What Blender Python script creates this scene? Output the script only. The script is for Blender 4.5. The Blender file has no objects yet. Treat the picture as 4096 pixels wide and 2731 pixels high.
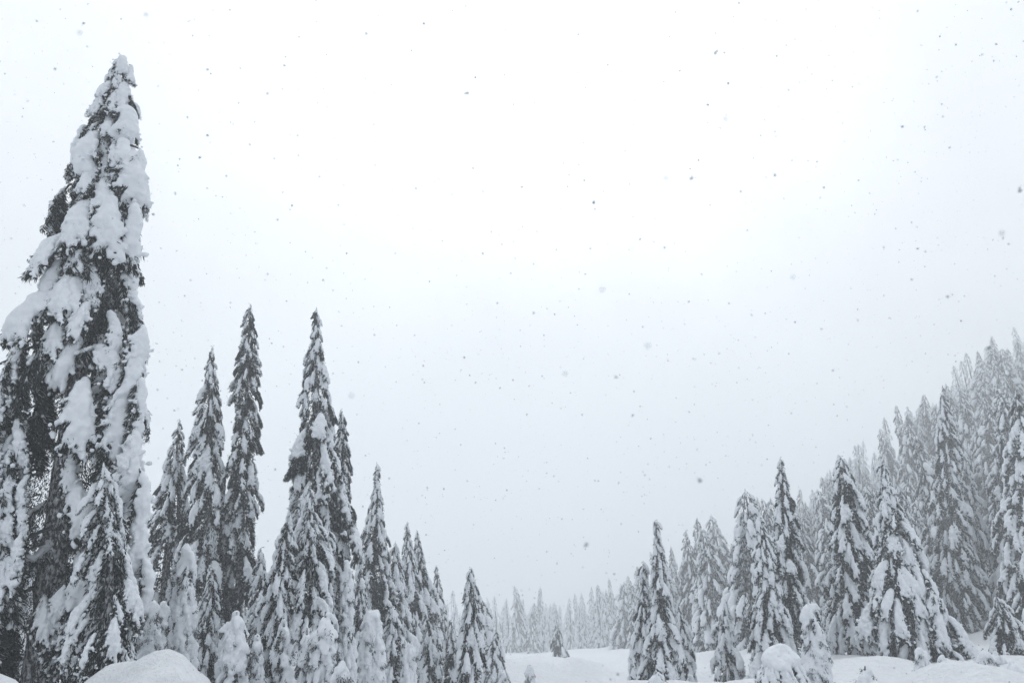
import bpy, math, numpy as np
from mathutils import Vector, Matrix

# ------------------------------------------------------------------ camera, sky, sun, exposure
SC = bpy.context.scene
COL = SC.collection
PITCH = math.radians(15.0)
FPX = 4096 * 24 / 36.0                      # focal length in photograph pixels
cam_d = bpy.data.cameras.new('camera')
cam_d.lens = 24; cam_d.sensor_width = 36; cam_d.clip_start = 0.05; cam_d.clip_end = 4000
cam_d.dof.use_dof = True; cam_d.dof.focus_distance = 30; cam_d.dof.aperture_fstop = 2.8
cam = bpy.data.objects.new('camera', cam_d); COL.objects.link(cam)
cam.location = (0, 0, 0); cam.rotation_euler = (math.pi / 2 + PITCH, 0, 0)
SC.camera = cam

SUN_EL, SUN_AZ = math.radians(34), math.radians(4)
w = bpy.data.worlds.new('World'); SC.world = w; w.use_nodes = True
nt = w.node_tree; nt.nodes.clear()
N = nt.nodes.new; L = nt.links.new
out = N('ShaderNodeOutputWorld'); bg = N('ShaderNodeBackground')
sky = N('ShaderNodeTexSky'); sky.sky_type = 'NISHITA'; sky.sun_disc = False
sky.sun_elevation = SUN_EL; sky.sun_rotation = SUN_AZ
hs = N('ShaderNodeHueSaturation'); hs.inputs['Saturation'].default_value = 0.25
L(sky.outputs[0], hs.inputs['Color'])
tc = N('ShaderNodeTexCoord'); sep = N('ShaderNodeSeparateXYZ'); L(tc.outputs['Generated'], sep.inputs[0])
mx = N('ShaderNodeMath'); mx.operation = 'MAXIMUM'; mx.inputs[1].default_value = 0.0; L(sep.outputs['Z'], mx.inputs[0])
ma = N('ShaderNodeMath'); ma.operation = 'MULTIPLY_ADD'; ma.inputs[1].default_value = 7.6; ma.inputs[2].default_value = 6.7
L(mx.outputs[0], ma.inputs[0])              # overcast sky: brighter towards the zenith all round
nz = N('ShaderNodeTexNoise'); nz.inputs['Scale'].default_value = 2.6; nz.inputs['Detail'].default_value = 5
L(tc.outputs['Generated'], nz.inputs['Vector'])
mr = N('ShaderNodeMapRange'); mr.inputs['To Min'].default_value = 0.88; mr.inputs['To Max'].default_value = 1.12
mr.inputs['From Min'].default_value = 0.3; mr.inputs['From Max'].default_value = 0.7
L(nz.outputs['Fac'], mr.inputs['Value'])
dt = N('ShaderNodeVectorMath'); dt.operation = 'DOT_PRODUCT'; L(tc.outputs['Generated'], dt.inputs[0])   # the sun's side of the cloud is broadly brighter
dt.inputs[1].default_value = (math.sin(SUN_AZ) * math.cos(SUN_EL), math.cos(SUN_AZ) * math.cos(SUN_EL), math.sin(SUN_EL))
g1 = N('ShaderNodeMath'); g1.operation = 'MULTIPLY_ADD'; g1.inputs[1].default_value = 8.0; g1.inputs[2].default_value = -8.0; L(dt.outputs['Value'], g1.inputs[0])
g2 = N('ShaderNodeMath'); g2.operation = 'EXPONENT'; L(g1.outputs[0], g2.inputs[0])            # soft brightening round the hidden sun
gb = N('ShaderNodeMapRange'); gb.interpolation_type = 'SMOOTHSTEP'; gb.inputs['From Min'].default_value = -0.7; gb.inputs['From Max'].default_value = 0.6
gb.inputs['To Min'].default_value = 0.42; gb.inputs['To Max'].default_value = 0.80; L(dt.outputs['Value'], gb.inputs['Value'])
gl = N('ShaderNodeMath'); gl.operation = 'MULTIPLY_ADD'; gl.inputs[1].default_value = 0.31; L(g2.outputs[0], gl.inputs[0]); L(gb.outputs[0], gl.inputs[2])
m0 = N('ShaderNodeMath'); m0.operation = 'MULTIPLY'; L(ma.outputs[0], m0.inputs[0]); L(gl.outputs[0], m0.inputs[1])
mm = N('ShaderNodeMath'); mm.operation = 'MULTIPLY'; L(m0.outputs[0], mm.inputs[0]); L(mr.outputs[0], mm.inputs[1])
cl = N('ShaderNodeVectorMath'); cl.operation = 'SCALE'; cl.inputs[0].default_value = (0.945, 0.985, 1.03); L(mm.outputs[0], cl.inputs['Scale'])
mix = N('ShaderNodeMix'); mix.data_type = 'RGBA'; mix.inputs['Factor'].default_value = 0.93
L(hs.outputs[0], mix.inputs['A']); L(cl.outputs[0], mix.inputs['B'])
bg.inputs['Strength'].default_value = 0.13
L(mix.outputs['Result'], bg.inputs['Color']); L(bg.outputs[0], out.inputs['Surface'])

sun_d = bpy.data.lights.new('sun', 'SUN'); sun_d.energy = 0.5; sun_d.angle = math.radians(35); sun_d.color = (1.0, 0.98, 0.95)
sun = bpy.data.objects.new('sun', sun_d); COL.objects.link(sun)
sdir = Vector((math.sin(SUN_AZ) * math.cos(SUN_EL), math.cos(SUN_AZ) * math.cos(SUN_EL), math.sin(SUN_EL)))
sun.rotation_euler = sdir.to_track_quat('Z', 'Y').to_euler(); sun.location = sdir * 300

SC.view_settings.view_transform = 'Standard'; SC.view_settings.look = 'None'
SC.view_settings.gamma = 1.0; SC.view_settings.exposure = -0.05; SC.view_settings.use_curve_mapping = False
SC.cycles.use_denoising = True
SC.cycles.max_bounces = 8; SC.cycles.diffuse_bounces = 4; SC.cycles.glossy_bounces = 1
SC.cycles.volume_bounces = 3; SC.cycles.transparent_max_bounces = 4
SC.cycles.use_adaptive_sampling = True; SC.cycles.adaptive_threshold = 0.02

HAZE_DENSITY = 0.0030

# ------------------------------------------------------------------ pixels to points
CP, SP = math.cos(PITCH), math.sin(PITCH)
def ray(px, py):
    u = (px - 2048) / FPX; v = (1365.5 - py) / FPX
    return np.array((u, CP - v * SP, SP + v * CP))
def at(px, py, Y):
    r = ray(px, py); return r * (Y / r[1])
def project(p):
    d = p[1] * CP + p[2] * SP; up = -p[1] * SP + p[2] * CP
    return 2048 + FPX * p[0] / d, 1365.5 - FPX * up / d

# ------------------------------------------------------------------ noise and mesh helpers
def _hash(i, j, k):
    n = (i.astype(np.int64) * 374761393 + j.astype(np.int64) * 668265263 + k.astype(np.int64) * 2147483647) & 0xffffffff
    n = ((n ^ (n >> 13)) * 1274126177) & 0xffffffff
    n = ((n ^ (n >> 16)) * 2246822519) & 0xffffffff
    return ((n ^ (n >> 15)) & 0xffff) / 32767.5 - 1.0
def vnoise(x, y, z):
    x, y, z = np.broadcast_arrays(np.asarray(x, float), np.asarray(y, float), np.asarray(z, float))
    xi, yi, zi = np.floor(x), np.floor(y), np.floor(z)
    fx, fy, fz = x - xi, y - yi, z - zi
    fx, fy, fz = (f * f * (3 - 2 * f) for f in (fx, fy, fz))
    r = 0
    for a in (0, 1):
        for b in (0, 1):
            for c in (0, 1):
                r = r + _hash(xi + a, yi + b, zi + c) * (fx if a else 1 - fx) * (fy if b else 1 - fy) * (fz if c else 1 - fz)
    return r

class Geo:
    """verts, quads, one float per vertex; every piece of geometry goes through it"""
    def __init__(s): s.v = []; s.q = []; s.a = []; s.n = 0
    def add(s, v, q, a=None):
        v = np.asarray(v, float); s.v.append(v); s.q.append(np.asarray(q, np.int64) + s.n)
        s.a.append(np.zeros(len(v)) if a is None else np.asarray(a, float)); s.n += len(v)
    def arrays(s):
        if not s.v: return np.zeros((0, 3)), np.zeros((0, 4), np.int64), np.zeros(0)
        return np.concatenate(s.v), np.concatenate(s.q), np.concatenate(s.a)
def to_mesh(name, v, q, mat, attr=None, smooth=True):
    me = bpy.data.meshes.new(name)
    me.vertices.add(len(v)); me.vertices.foreach_set('co', np.asarray(v, np.float32).ravel())
    me.loops.add(q.size); me.loops.foreach_set('vertex_index', q.astype(np.int32).ravel())
    me.polygons.add(len(q)); me.polygons.foreach_set('loop_start', np.arange(0, q.size, q.shape[1], dtype=np.int32))
    me.update(calc_edges=True)
    me.polygons.foreach_set('use_smooth', np.full(len(q), smooth))
    if attr is not None:
        me.attributes.new('frost', 'FLOAT', 'POINT').data.foreach_set('value', np.asarray(attr, np.float32))
    me.materials.append(mat); me.validate()
    return me
def obj(name, me, parent=None, loc=None, kind=None):
    o = bpy.data.objects.new(name, me); COL.objects.link(o)
    if parent: o.parent = parent
    if loc is not None: o.location = loc
    if kind: o['kind'] = kind
    return o
def tag(o, label, cat, group=None):
    o['label'] = label; o['category'] = cat
    if group: o['group'] = group
    return o
def thing(name, label, cat, loc, group=None):
    return tag(obj(name, None, loc=loc), label, cat, group)

def surface_net(F, org, h):
    """quads round the zero level of a sampled field (negative inside)"""
    nx, ny, nz = F.shape; S = F < 0
    cnt = np.zeros((nx - 1, ny - 1, nz - 1)); acc = np.zeros((nx - 1, ny - 1, nz - 1, 3))
    def sl(o): return tuple(slice(o[k], F.shape[k] - 1 + o[k]) for k in range(3))
    for ax in range(3):
        for a in (0, 1):
            for b in (0, 1):
                o0 = [0, 0, 0]; o1 = [0, 0, 0]
                oth = [k for k in range(3) if k != ax]
                o0[oth[0]] = o1[oth[0]] = a; o0[oth[1]] = o1[oth[1]] = b; o1[ax] = 1
                f0, f1 = F[sl(o0)], F[sl(o1)]
                c = S[sl(o0)] != S[sl(o1)]
                t = np.where(c, f0 / np.where(f0 == f1, 1, f0 - f1), 0)
                p = np.zeros(f0.shape + (3,)); p[..., oth[0]] = a; p[..., oth[1]] = b; p[..., ax] = t
                acc += p * c[..., None]; cnt += c
    act = cnt > 0; idx = -np.ones(act.shape, np.int64); idx[act] = np.arange(act.sum())
    ijk = np.argwhere(act)
    V = (ijk + acc[act] / cnt[act][:, None]) * h + org
    Q = []
    for ax in range(3):
        b, c = (ax + 1) % 3, (ax + 2) % 3
        lo = [slice(None)] * 3; hi = [slice(None)] * 3
        lo[ax] = slice(0, -1); hi[ax] = slice(1, None)
        for k in (b, c): lo[k] = slice(1, -1); hi[k] = slice(1, -1)
        s0, s1 = S[tuple(lo)], S[tuple(hi)]
        e = np.argwhere(s0 != s1)
        if not len(e): continue
        inside0 = s0[tuple(e.T)]
        e[:, b] += 1; e[:, c] += 1
        def cell(db, dc):
            g = e.copy(); g[:, b] -= db; g[:, c] -= dc
            return idx[tuple(g.T)]
        q = np.stack([cell(1, 1), cell(0, 1), cell(0, 0), cell(1, 0)], 1)
        q[~inside0] = q[~inside0][:, ::-1]
        Q.append(q)
    return V, (np.concatenate(Q) if Q else np.zeros((0, 4), np.int64))

def blobs(C, R, h, k, seed=0, namp=0.0, nfreq=8.0, squash=None):
    """smoothly merged balls -> quads; namp roughens the surface"""
    C = np.asarray(C, float); R = np.asarray(R, float)
    pad = R.max() + 3 * h
    lo = C.min(0) - pad; n = np.ceil((C.max(0) + pad - lo) / h).astype(int) + 1
    ax = [lo[i] + h * np.arange(n[i]) for i in range(3)]
    acc = np.zeros(n)
    for c, r in zip(C, R):                               # each ball only touches its own neighbourhood
        reach = r + 6 * k + h
        s = [slice(max(0, int((c[i] - reach - lo[i]) / h)), min(n[i], int((c[i] + reach - lo[i]) / h) + 2)) for i in range(3)]
        g = np.sqrt((ax[0][s[0]] - c[0])[:, None, None] ** 2 + (ax[1][s[1]] - c[1])[None, :, None] ** 2 + (ax[2][s[2]] - c[2])[None, None, :] ** 2)
        acc[s[0], s[1], s[2]] += np.exp(np.minimum(-(g - r) / k, 60))
    F = -k * np.log(acc + 1e-9)
    if namp:
        X, Y, Z = np.meshgrid(*ax, indexing='ij'); near = np.abs(F) < namp * 3 + 2 * h
        x, y, z = X[near] * nfreq + seed * 7.3, Y[near] * nfreq + seed * 3.1, Z[near] * nfreq
        F[near] += namp * (vnoise(x, y, z) + 0.5 * vnoise(2.1 * x, 2.1 * y, 2.1 * z))
    return surface_net(F, lo, h)

def one_piece(v, q):
    lab = np.arange(len(v))
    while True:
        m = lab[q].min(1); new = lab.copy()
        for k in range(4): np.minimum.at(new, q[:, k], m)
        new = new[new]
        if (new == lab).all(): break
        lab = new
    u, c = np.unique(lab, return_counts=True); keep = lab == u[c.argmax()]
    idx = np.cumsum(keep) - 1
    return v[keep], idx[q[keep[q[:, 0]]]]

def blobs_one(*a): return one_piece(*blobs(*a))

def sprigs(geo, P, D, ln, wd, rng, frost):
    """needle sprays: one long diamond-shaped leaf each"""
    P = np.asarray(P, float); n = len(P)
    if not n: return
    D = D / np.linalg.norm(D, axis=1)[:, None]
    S = np.cross(D, rng.normal(size=(n, 3))); S /= np.linalg.norm(S, axis=1)[:, None] + 1e-9
    ln = np.broadcast_to(ln, n)[:, None]; wd = np.broadcast_to(wd, n)[:, None]
    bend = rng.normal(size=(n, 3)) * 0.08 * ln
    v = np.stack([P, P + D * ln * .45 + S * wd + bend, P + D * ln + bend * 2, P + D * ln * .5 - S * wd + bend], 1).reshape(-1, 3)
    geo.add(v, np.arange(4 * n).reshape(-1, 4), np.repeat(np.broadcast_to(frost, n), 4))

def tube(geo, pts, rad, sides=7, attr=0.0):
    pts = np.asarray(pts, float); rad = np.broadcast_to(rad, len(pts)); n = len(pts)
    T = np.gradient(pts, axis=0); T /= np.linalg.norm(T, axis=1)[:, None] + 1e-9
    ref = np.array((0.0, 1.0, 0.0)) if abs(T[0, 1]) < .8 else np.array((1.0, 0, 0))
    A = np.cross(T, ref); A /= np.linalg.norm(A, axis=1)[:, None] + 1e-9; B = np.cross(T, A)
    th = np.linspace(0, 2 * math.pi, sides, endpoint=False)
    ring = A[:, None, :] * np.cos(th)[None, :, None] + B[:, None, :] * np.sin(th)[None, :, None]
    v = (pts[:, None, :] + ring * rad[:, None, None]).reshape(-1, 3)
    i, j = np.meshgrid(np.arange(n - 1), np.arange(sides), indexing='ij'); i = i.ravel(); j = j.ravel(); j2 = (j + 1) % sides
    geo.add(v, np.stack([i * sides + j, i * sides + j2, (i + 1) * sides + j2, (i + 1) * sides + j], 1), np.full(len(v), attr))

# ------------------------------------------------------------------ materials
def material(name):
    m = bpy.data.materials.new(name); m.use_nodes = True
    return m, m.node_tree, m.node_tree.nodes['Principled BSDF']
def snow_material(name, col, bump, scale, depth=0.05):
    m, t, b = material(name)
    b.inputs['Roughness'].default_value = 0.7; b.inputs['Specular IOR Level'].default_value = 0.15
    co = t.nodes.new('ShaderNodeTexCoord')
    n1 = t.nodes.new('ShaderNodeTexNoise'); n1.inputs['Scale'].default_value = scale; n1.inputs['Detail'].default_value = 6; n1.inputs['Roughness'].default_value = 0.65
    t.links.new(co.outputs['Object'], n1.inputs['Vector'])
    rp = t.nodes.new('ShaderNodeMapRange'); rp.inputs['To Min'].default_value = 0.92; rp.inputs['To Max'].default_value = 1.04
    rp.inputs['From Min'].default_value = 0.3; rp.inputs['From Max'].default_value = 0.7
    t.links.new(n1.outputs['Fac'], rp.inputs['Value'])
    vm = t.nodes.new('ShaderNodeVectorMath'); vm.operation = 'SCALE'; vm.inputs[0].default_value = col
    t.links.new(rp.outputs[0], vm.inputs['Scale']); t.links.new(vm.outputs[0], b.inputs['Base Color'])
    bp = t.nodes.new('ShaderNodeBump'); bp.inputs['Strength'].default_value = bump; bp.inputs['Distance'].default_value = depth
    t.links.new(n1.outputs['Fac'], bp.inputs['Height']); t.links.new(bp.outputs[0], b.inputs['Normal'])
    return m
SNOW = snow_material('snow_on_branches', (0.77, 0.80, 0.835), 0.6, 9.0)
GROUND_SNOW = snow_material('ground_snow', (0.82, 0.84, 0.87), 0.9, 4.0, 0.22)
def needle_material():
    m, t, b = material('needles')
    at_ = t.nodes.new('ShaderNodeAttribute'); at_.attribute_name = 'frost'
    mx_ = t.nodes.new('ShaderNodeMix'); mx_.data_type = 'RGBA'
    mx_.inputs['A'].default_value = (0.009, 0.017, 0.017, 1); mx_.inputs['B'].default_value = (0.72, 0.75, 0.78, 1)
    t.links.new(at_.outputs['Fac'], mx_.inputs['Factor']); t.links.new(mx_.outputs['Result'], b.inputs['Base Color'])
    b.inputs['Roughness'].default_value = 0.75; b.inputs['Specular IOR Level'].default_value = 0.2
    return m
NEEDLE = needle_material()
def bark_material():
    m, t, b = material('bark')
    co = t.nodes.new('ShaderNodeTexCoord'); mp = t.nodes.new('ShaderNodeMapping'); mp.inputs['Scale'].default_value = (7, 7, 3.5)
    t.links.new(co.outputs['Object'], mp.inputs['Vector'])
    n1 = t.nodes.new('ShaderNodeTexNoise'); n1.inputs['Scale'].default_value = 1.6; n1.inputs['Detail'].default_value = 8; n1.inputs['Roughness'].default_value = 0.7
    t.links.new(mp.outputs[0], n1.inputs['Vector'])
    cr = t.nodes.new('ShaderNodeValToRGB'); e = cr.color_ramp.elements
    e[0].position = 0.36; e[0].color = (0.026, 0.024, 0.024, 1); e[1].position = 0.57; e[1].color = (0.62, 0.64, 0.67, 1)
    k = cr.color_ramp.elements.new(0.47); k.color = (0.062, 0.057, 0.057, 1)
    t.links.new(n1.outputs['Fac'], cr.inputs[0]); t.links.new(cr.outputs[0], b.inputs['Base Color'])
    bp = t.nodes.new('ShaderNodeBump'); bp.inputs['Strength'].default_value = 0.9; bp.inputs['Distance'].default_value = 0.08
    t.links.new(n1.outputs['Fac'], bp.inputs['Height']); t.links.new(bp.outputs[0], b.inputs['Normal'])
    b.inputs['Roughness'].default_value = 0.9
    return m
BARK = bark_material()

# ------------------------------------------------------------------ the ground
MOUNDS = []                                              # (x, y, height, radius)
SKY_X = [2480, 2700, 3000, 3150, 3300, 3450, 3600, 3800, 4096, 4400]; SKY_Y = [2330, 2130, 1960, 1940, 1840, 1720, 1590, 1490, 1290, 1100]
RIDGE_U = [ray(a, b)[0] / ray(a, b)[1] for a, b in zip(SKY_X, SKY_Y)]; RIDGE_E = [ray(a, b)[2] / ray(a, b)[1] for a, b in zip(SKY_X, SKY_Y)]
def valley_floor(y):
    yy = np.maximum(y, -40)
    return -1.75 - 0.160 * yy + np.where(yy > 330, 0.08 * (yy - 330), 0)
def hill(x, y):
    s = (x - 54 + 3.0 * np.sin(y * 0.05)) / 10.0
    sp = 10.0 * np.where(s > 20, s, np.log1p(np.exp(np.minimum(s, 20))))
    r = 0.78 * sp
    r = 140 * np.tanh(r / 140)
    # the slope tops out in a ridge about 200 m off, a tree's height under the tree line, and falls away behind it
    top = np.minimum(y, 205) * np.interp(x / np.maximum(y, 40), RIDGE_U, RIDGE_E) - 10.5 - np.maximum(y - 205, 0) * .06 - valley_floor(y)
    top = np.where(y > 70, np.maximum(top, 0), 200)
    r = np.where(y > 70, -3 * np.log(np.exp(-np.minimum(r, 150) / 3) + np.exp(-np.minimum(top, 150) / 3)), r); r = np.maximum(r, 0)
    return r * np.clip((y - 8) / 40, 0, 1)
def ground(x, y, fine=True):
    x = np.asarray(x, float); y = np.asarray(y, float)
    yy = np.maximum(y, -40)
    z = valley_floor(y)
    z = z + 1.1 / (1 + np.exp(-(x - 15) / 2.2)) * np.clip((yy - 8) / 15, 0, 1)
    z = z + hill(x, y) + 0.10 * np.maximum(-x - 22, 0)
    z = z + 0.8 * vnoise(x / 17, y / 17, 3.3) * np.clip(np.hypot(x, y) / 20, 0, 1)
    if fine:
        a = np.clip((np.hypot(x, y) - 4) / 8, 0, 1)
        z = z + a * (0.30 * vnoise(x / 2.6, y / 2.6, 9.1) + 0.15 * vnoise(x / 1.1, y / 1.1, 1.7) + 0.05 * vnoise(x / .45, y / .45, 5.7) - 0.22 * np.maximum(0, vnoise(x / .8, y / .8, 8.8) - .45))
        for (mx_, my_, mh, mr_) in MOUNDS:
            d2 = ((x - mx_) ** 2 + (y - my_) ** 2) / mr_ ** 2
            z = z + mh * np.exp(-d2 ** 1.8)
    return z
def gz(x, y): return float(ground(np.array([x]), np.array([y]))[0])
def ground_x(px, Y):
    """x on the ground at depth Y that shows at photograph column px"""
    x = (px - 2048) / FPX * Y
    for _ in range(4):
        z = gz(x, Y); x = (px - 2048) / FPX * (Y * CP + z * SP)
    return x
for (px, Y, mh, mr_) in ((-190, 12.5, 1.7, .95), (440, 13.3, .78, 1.7), (620, 14.6, .7, 1.3), (300, 12.6, .35, .9), (560, 16.6, 1.6, 1.7), (900, 15.5, 0.5, 1.6), (1500, 17, .35, 2.2),
                         (3150, 21, .5, 2.2), (3600, 26, .4, 3.0), (3900, 27, .5, 2.0), (2150, 55, 1.0, 4.5), (2420, 44, -1.6, 9), (1900, 32, -.7, 5), (2750, 36, -.8, 5), (3350, 33, 0.8, 3.5), (2800, 30, .5, 4), (1180, 19, .6, 2)):
    MOUNDS.append((ground_x(px, Y), Y, mh, mr_))
def build_ground():
    n = 400
    u = np.linspace(-1, 1, n); gx = 700 * np.sinh(6.2 * u) / math.sinh(6.2)
    v = np.linspace(-0.75, 1, n); gy = 14 + 700 * np.sinh(6.4 * v) / math.sinh(6.4)
    X, Y = np.meshgrid(gx, gy, indexing='ij')
    Z = ground(X, Y)
    i, j = np.meshgrid(np.arange(n - 1), np.arange(n - 1), indexing='ij'); i = i.ravel(); j = j.ravel()
    q = np.stack([i * n + j, (i + 1) * n + j, (i + 1) * n + j + 1, i * n + j + 1], 1)
    o = obj('ground', to_mesh('ground', np.stack([X, Y, Z], -1).reshape(-1, 3), q, GROUND_SNOW), kind='structure')
    o['label'] = 'snow-covered ground with soft mounds sloping down into the valley and up the hillside'
build_ground()

# ------------------------------------------------------------------ snow-loaded boughs
# one bough: root at the origin, grows along +X and droops; about 1 unit long
def bough_skeleton(rng, kind):
    a0, a1, fan, nt_, wl = {'tongue': (-42, -84, 27, 9, .44), 'pillow': (-24, -78, 38, 7, .42), 'ragged': (-32, -82, 36, 10, .50),
                            'plume': (-35, -84, 20, 6, .34), 'arm': (8, -40, 30, 4, .22), 'pad': (-45, -85, 28, 6, .44), 'bare': (-30, -86, 26, 10, .55), 'rimed': (-36, -86, 30, 10, .48)}[kind]
    a0 += rng.uniform(-10, 10); a1 += rng.uniform(-6, 5)
    s = np.linspace(0, 1, 15); ang = np.radians(a0 + (a1 - a0) * s ** 0.75); yaw = np.cumsum(rng.normal(size=15) * 0.06)
    step = np.stack([np.cos(ang) * np.cos(yaw), np.cos(ang) * np.sin(yaw), np.sin(ang)], 1) / 14
    sp = np.cumsum(np.vstack([np.zeros(3), step[:-1]]), 0)
    chains = [(sp, s)]
    for side in (-1, 1):
        for k in range(nt_):
            t = 0.12 + 0.80 * (k + rng.uniform(0, .8)) / nt_
            i = min(13, int(t * 14)); p = sp[i].copy()
            ln = wl * (0.55 + 0.9 * math.sin(math.pi * min(1, t * 0.9 + .1)) * 0.7) * rng.uniform(.65, 1.2)
            fa = math.radians(fan + rng.uniform(-12, 14)); d = step[i] / np.linalg.norm(step[i])
            d = d * math.cos(fa) + np.array((0, side * math.sin(fa), 0)); m = max(4, int(ln * 15)); q = [p]
            for _ in range(m):
                d = d + np.array((0, 0, -0.10)) + rng.normal(size=3) * 0.05; d /= np.linalg.norm(d); p = p + d * ln / m; q.append(p)
            chains.append((np.array(q), np.linspace(t, 1, m + 1)))
    return chains
def make_bough(seed, kind, lod=0):
    rng = np.random.default_rng(seed)
    chains = bough_skeleton(rng, kind)
    C, R = [], []
    geo = Geo(); rng2 = np.random.default_rng(seed + 50)
    base_r = {'tongue': .070, 'pillow': .100, 'ragged': .044, 'plume': .062, 'arm': .052, 'pad': .112, 'bare': .026, 'rimed': .056}[kind]
    skip = {'tongue': .10, 'pillow': .05, 'ragged': .30, 'plume': .12, 'arm': .02, 'pad': .05, 'bare': .62, 'rimed': .16}[kind]
    for ci, (pts, s) in enumerate(chains):
        T = np.gradient(pts, axis=0); T /= np.linalg.norm(T, axis=1)[:, None] + 1e-9
        nrm = np.array((0, 0, 1.0)) - T * T[:, 2:3] + np.array((.35, 0, .15)); nrm /= np.linalg.norm(nrm, axis=1)[:, None]
        m = len(pts); u = np.linspace(0, 1, m)
        r = base_r * (0.55 + 0.75 * np.sin(math.pi * np.clip(u * .8 + .12, 0, 1))) if ci == 0 else base_r * (0.95 - 0.72 * u)
        if ci == 0: r = r * np.where(u > .8, 1 - (u - .8) * 2.6, 1) * np.clip(.45 + u * 2.2, 0, 1)
        for i in range(m):
            lump = rng.uniform(.7, 1.22)
            if rng.random() < skip * (1 + 2 * u[i] * (ci > 0)): continue
            C.append(pts[i] + nrm[i] * r[i] * .55); R.append(max(.017, r[i] * lump))
            if lod == 0 and u[i] > .35:                   # crumbs of snow on the side shoots
                for _ in range((2 if ci == 0 else 3) * (3 if kind == 'rimed' else 1)):
                    if rng2.random() < .6:
                        C.append(pts[i] + rng2.normal(size=3) * np.array((.045, .065, .05)) + nrm[i] * .02 + np.array((0, 0, -.03))); R.append(rng2.uniform(.013, .032))
        # needles hang under and beyond the snow
        nn = {0: (36, 90), 1: (5, 15), 2: (.45, 2)}[lod][0 if ci else 1]
        nn = int(nn * {'tongue': 3.4, 'pillow': 2.6, 'ragged': 4.2, 'plume': 3.2, 'arm': 2.2, 'pad': 3.2, 'bare': 6.0, 'rimed': 4.0}[kind])
        f = rng2.random(nn) ** 0.7; k = np.clip((f * (m - 1)).astype(int), 0, m - 2); fr = (f * (m - 1) - k)[:, None]
        P = pts[k] * (1 - fr) + pts[k + 1] * fr - nrm[k] * r[k][:, None] * rng2.uniform(-.5, .9, (nn, 1)) + rng2.normal(size=(nn, 3)) * .018
        D = T[k] * .7 + rng2.normal(size=(nn, 3)) * np.array((.45, .6, .35)) - nrm[k] * .35 + np.array((0, 0, -.55))
        big = (1, 1.9, 3.4)[lod]
        fro = np.where(rng2.random(nn) < {'tongue': .07, 'pillow': .09, 'ragged': .16, 'plume': .09, 'arm': .3, 'pad': .07, 'bare': .09, 'rimed': .36}[kind], rng2.uniform(.3, .9, nn), 0)
        sprigs(geo, P, D, rng2.uniform(.05, .13, nn) * (1 + .35 * (big - 1)), rng2.uniform(.006, .012, nn) * big, rng2, fro)
        if lod == 0: tube(geo, pts, np.linspace(.018 if ci == 0 else .008, .004, m), 5, 0.05)
    if lod == 0: tube(geo, [(-.28, 0, .0), (-.14, 0, .01), (0, 0, 0)], [.03, .024, .018], 6, .05)
    h = (.024, .063, .24)[lod]
    if lod == 1: R = [max(x * .85, .026) for x in R]
    if lod == 2: R = [max(x * .85, .10) for x in R]
    sv, sq = blobs(C, R, h, (.014, .024, .03)[lod], seed, (.020, .024, 0)[lod], 11.0)
    return (sv, sq), geo.arrays()

KINDS = ['tongue'] * 5 + ['pillow'] * 4 + ['ragged'] * 4 + ['plume'] * 3 + ['arm'] * 2 + ['pad'] * 5 + ['bare'] * 4 + ['rimed'] * 4
KIDX = {k: [i for i, x in enumerate(KINDS) if x == k] for k in set(KINDS)}
BOUGH = []
for i, k in enumerate(KINDS):
    (sv, sq), (nv, nq, na) = make_bough(100 + i, k)
    BOUGH.append((to_mesh('bough', nv, nq, NEEDLE, na, False), to_mesh('snow_load', sv, sq, SNOW)))
LOD1 = [make_bough(100 + i, k, 1) for i, k in enumerate(KINDS)]
LOD2 = [make_bough(100 + i, k, 2) for i, k in enumerate(KINDS)]

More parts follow.
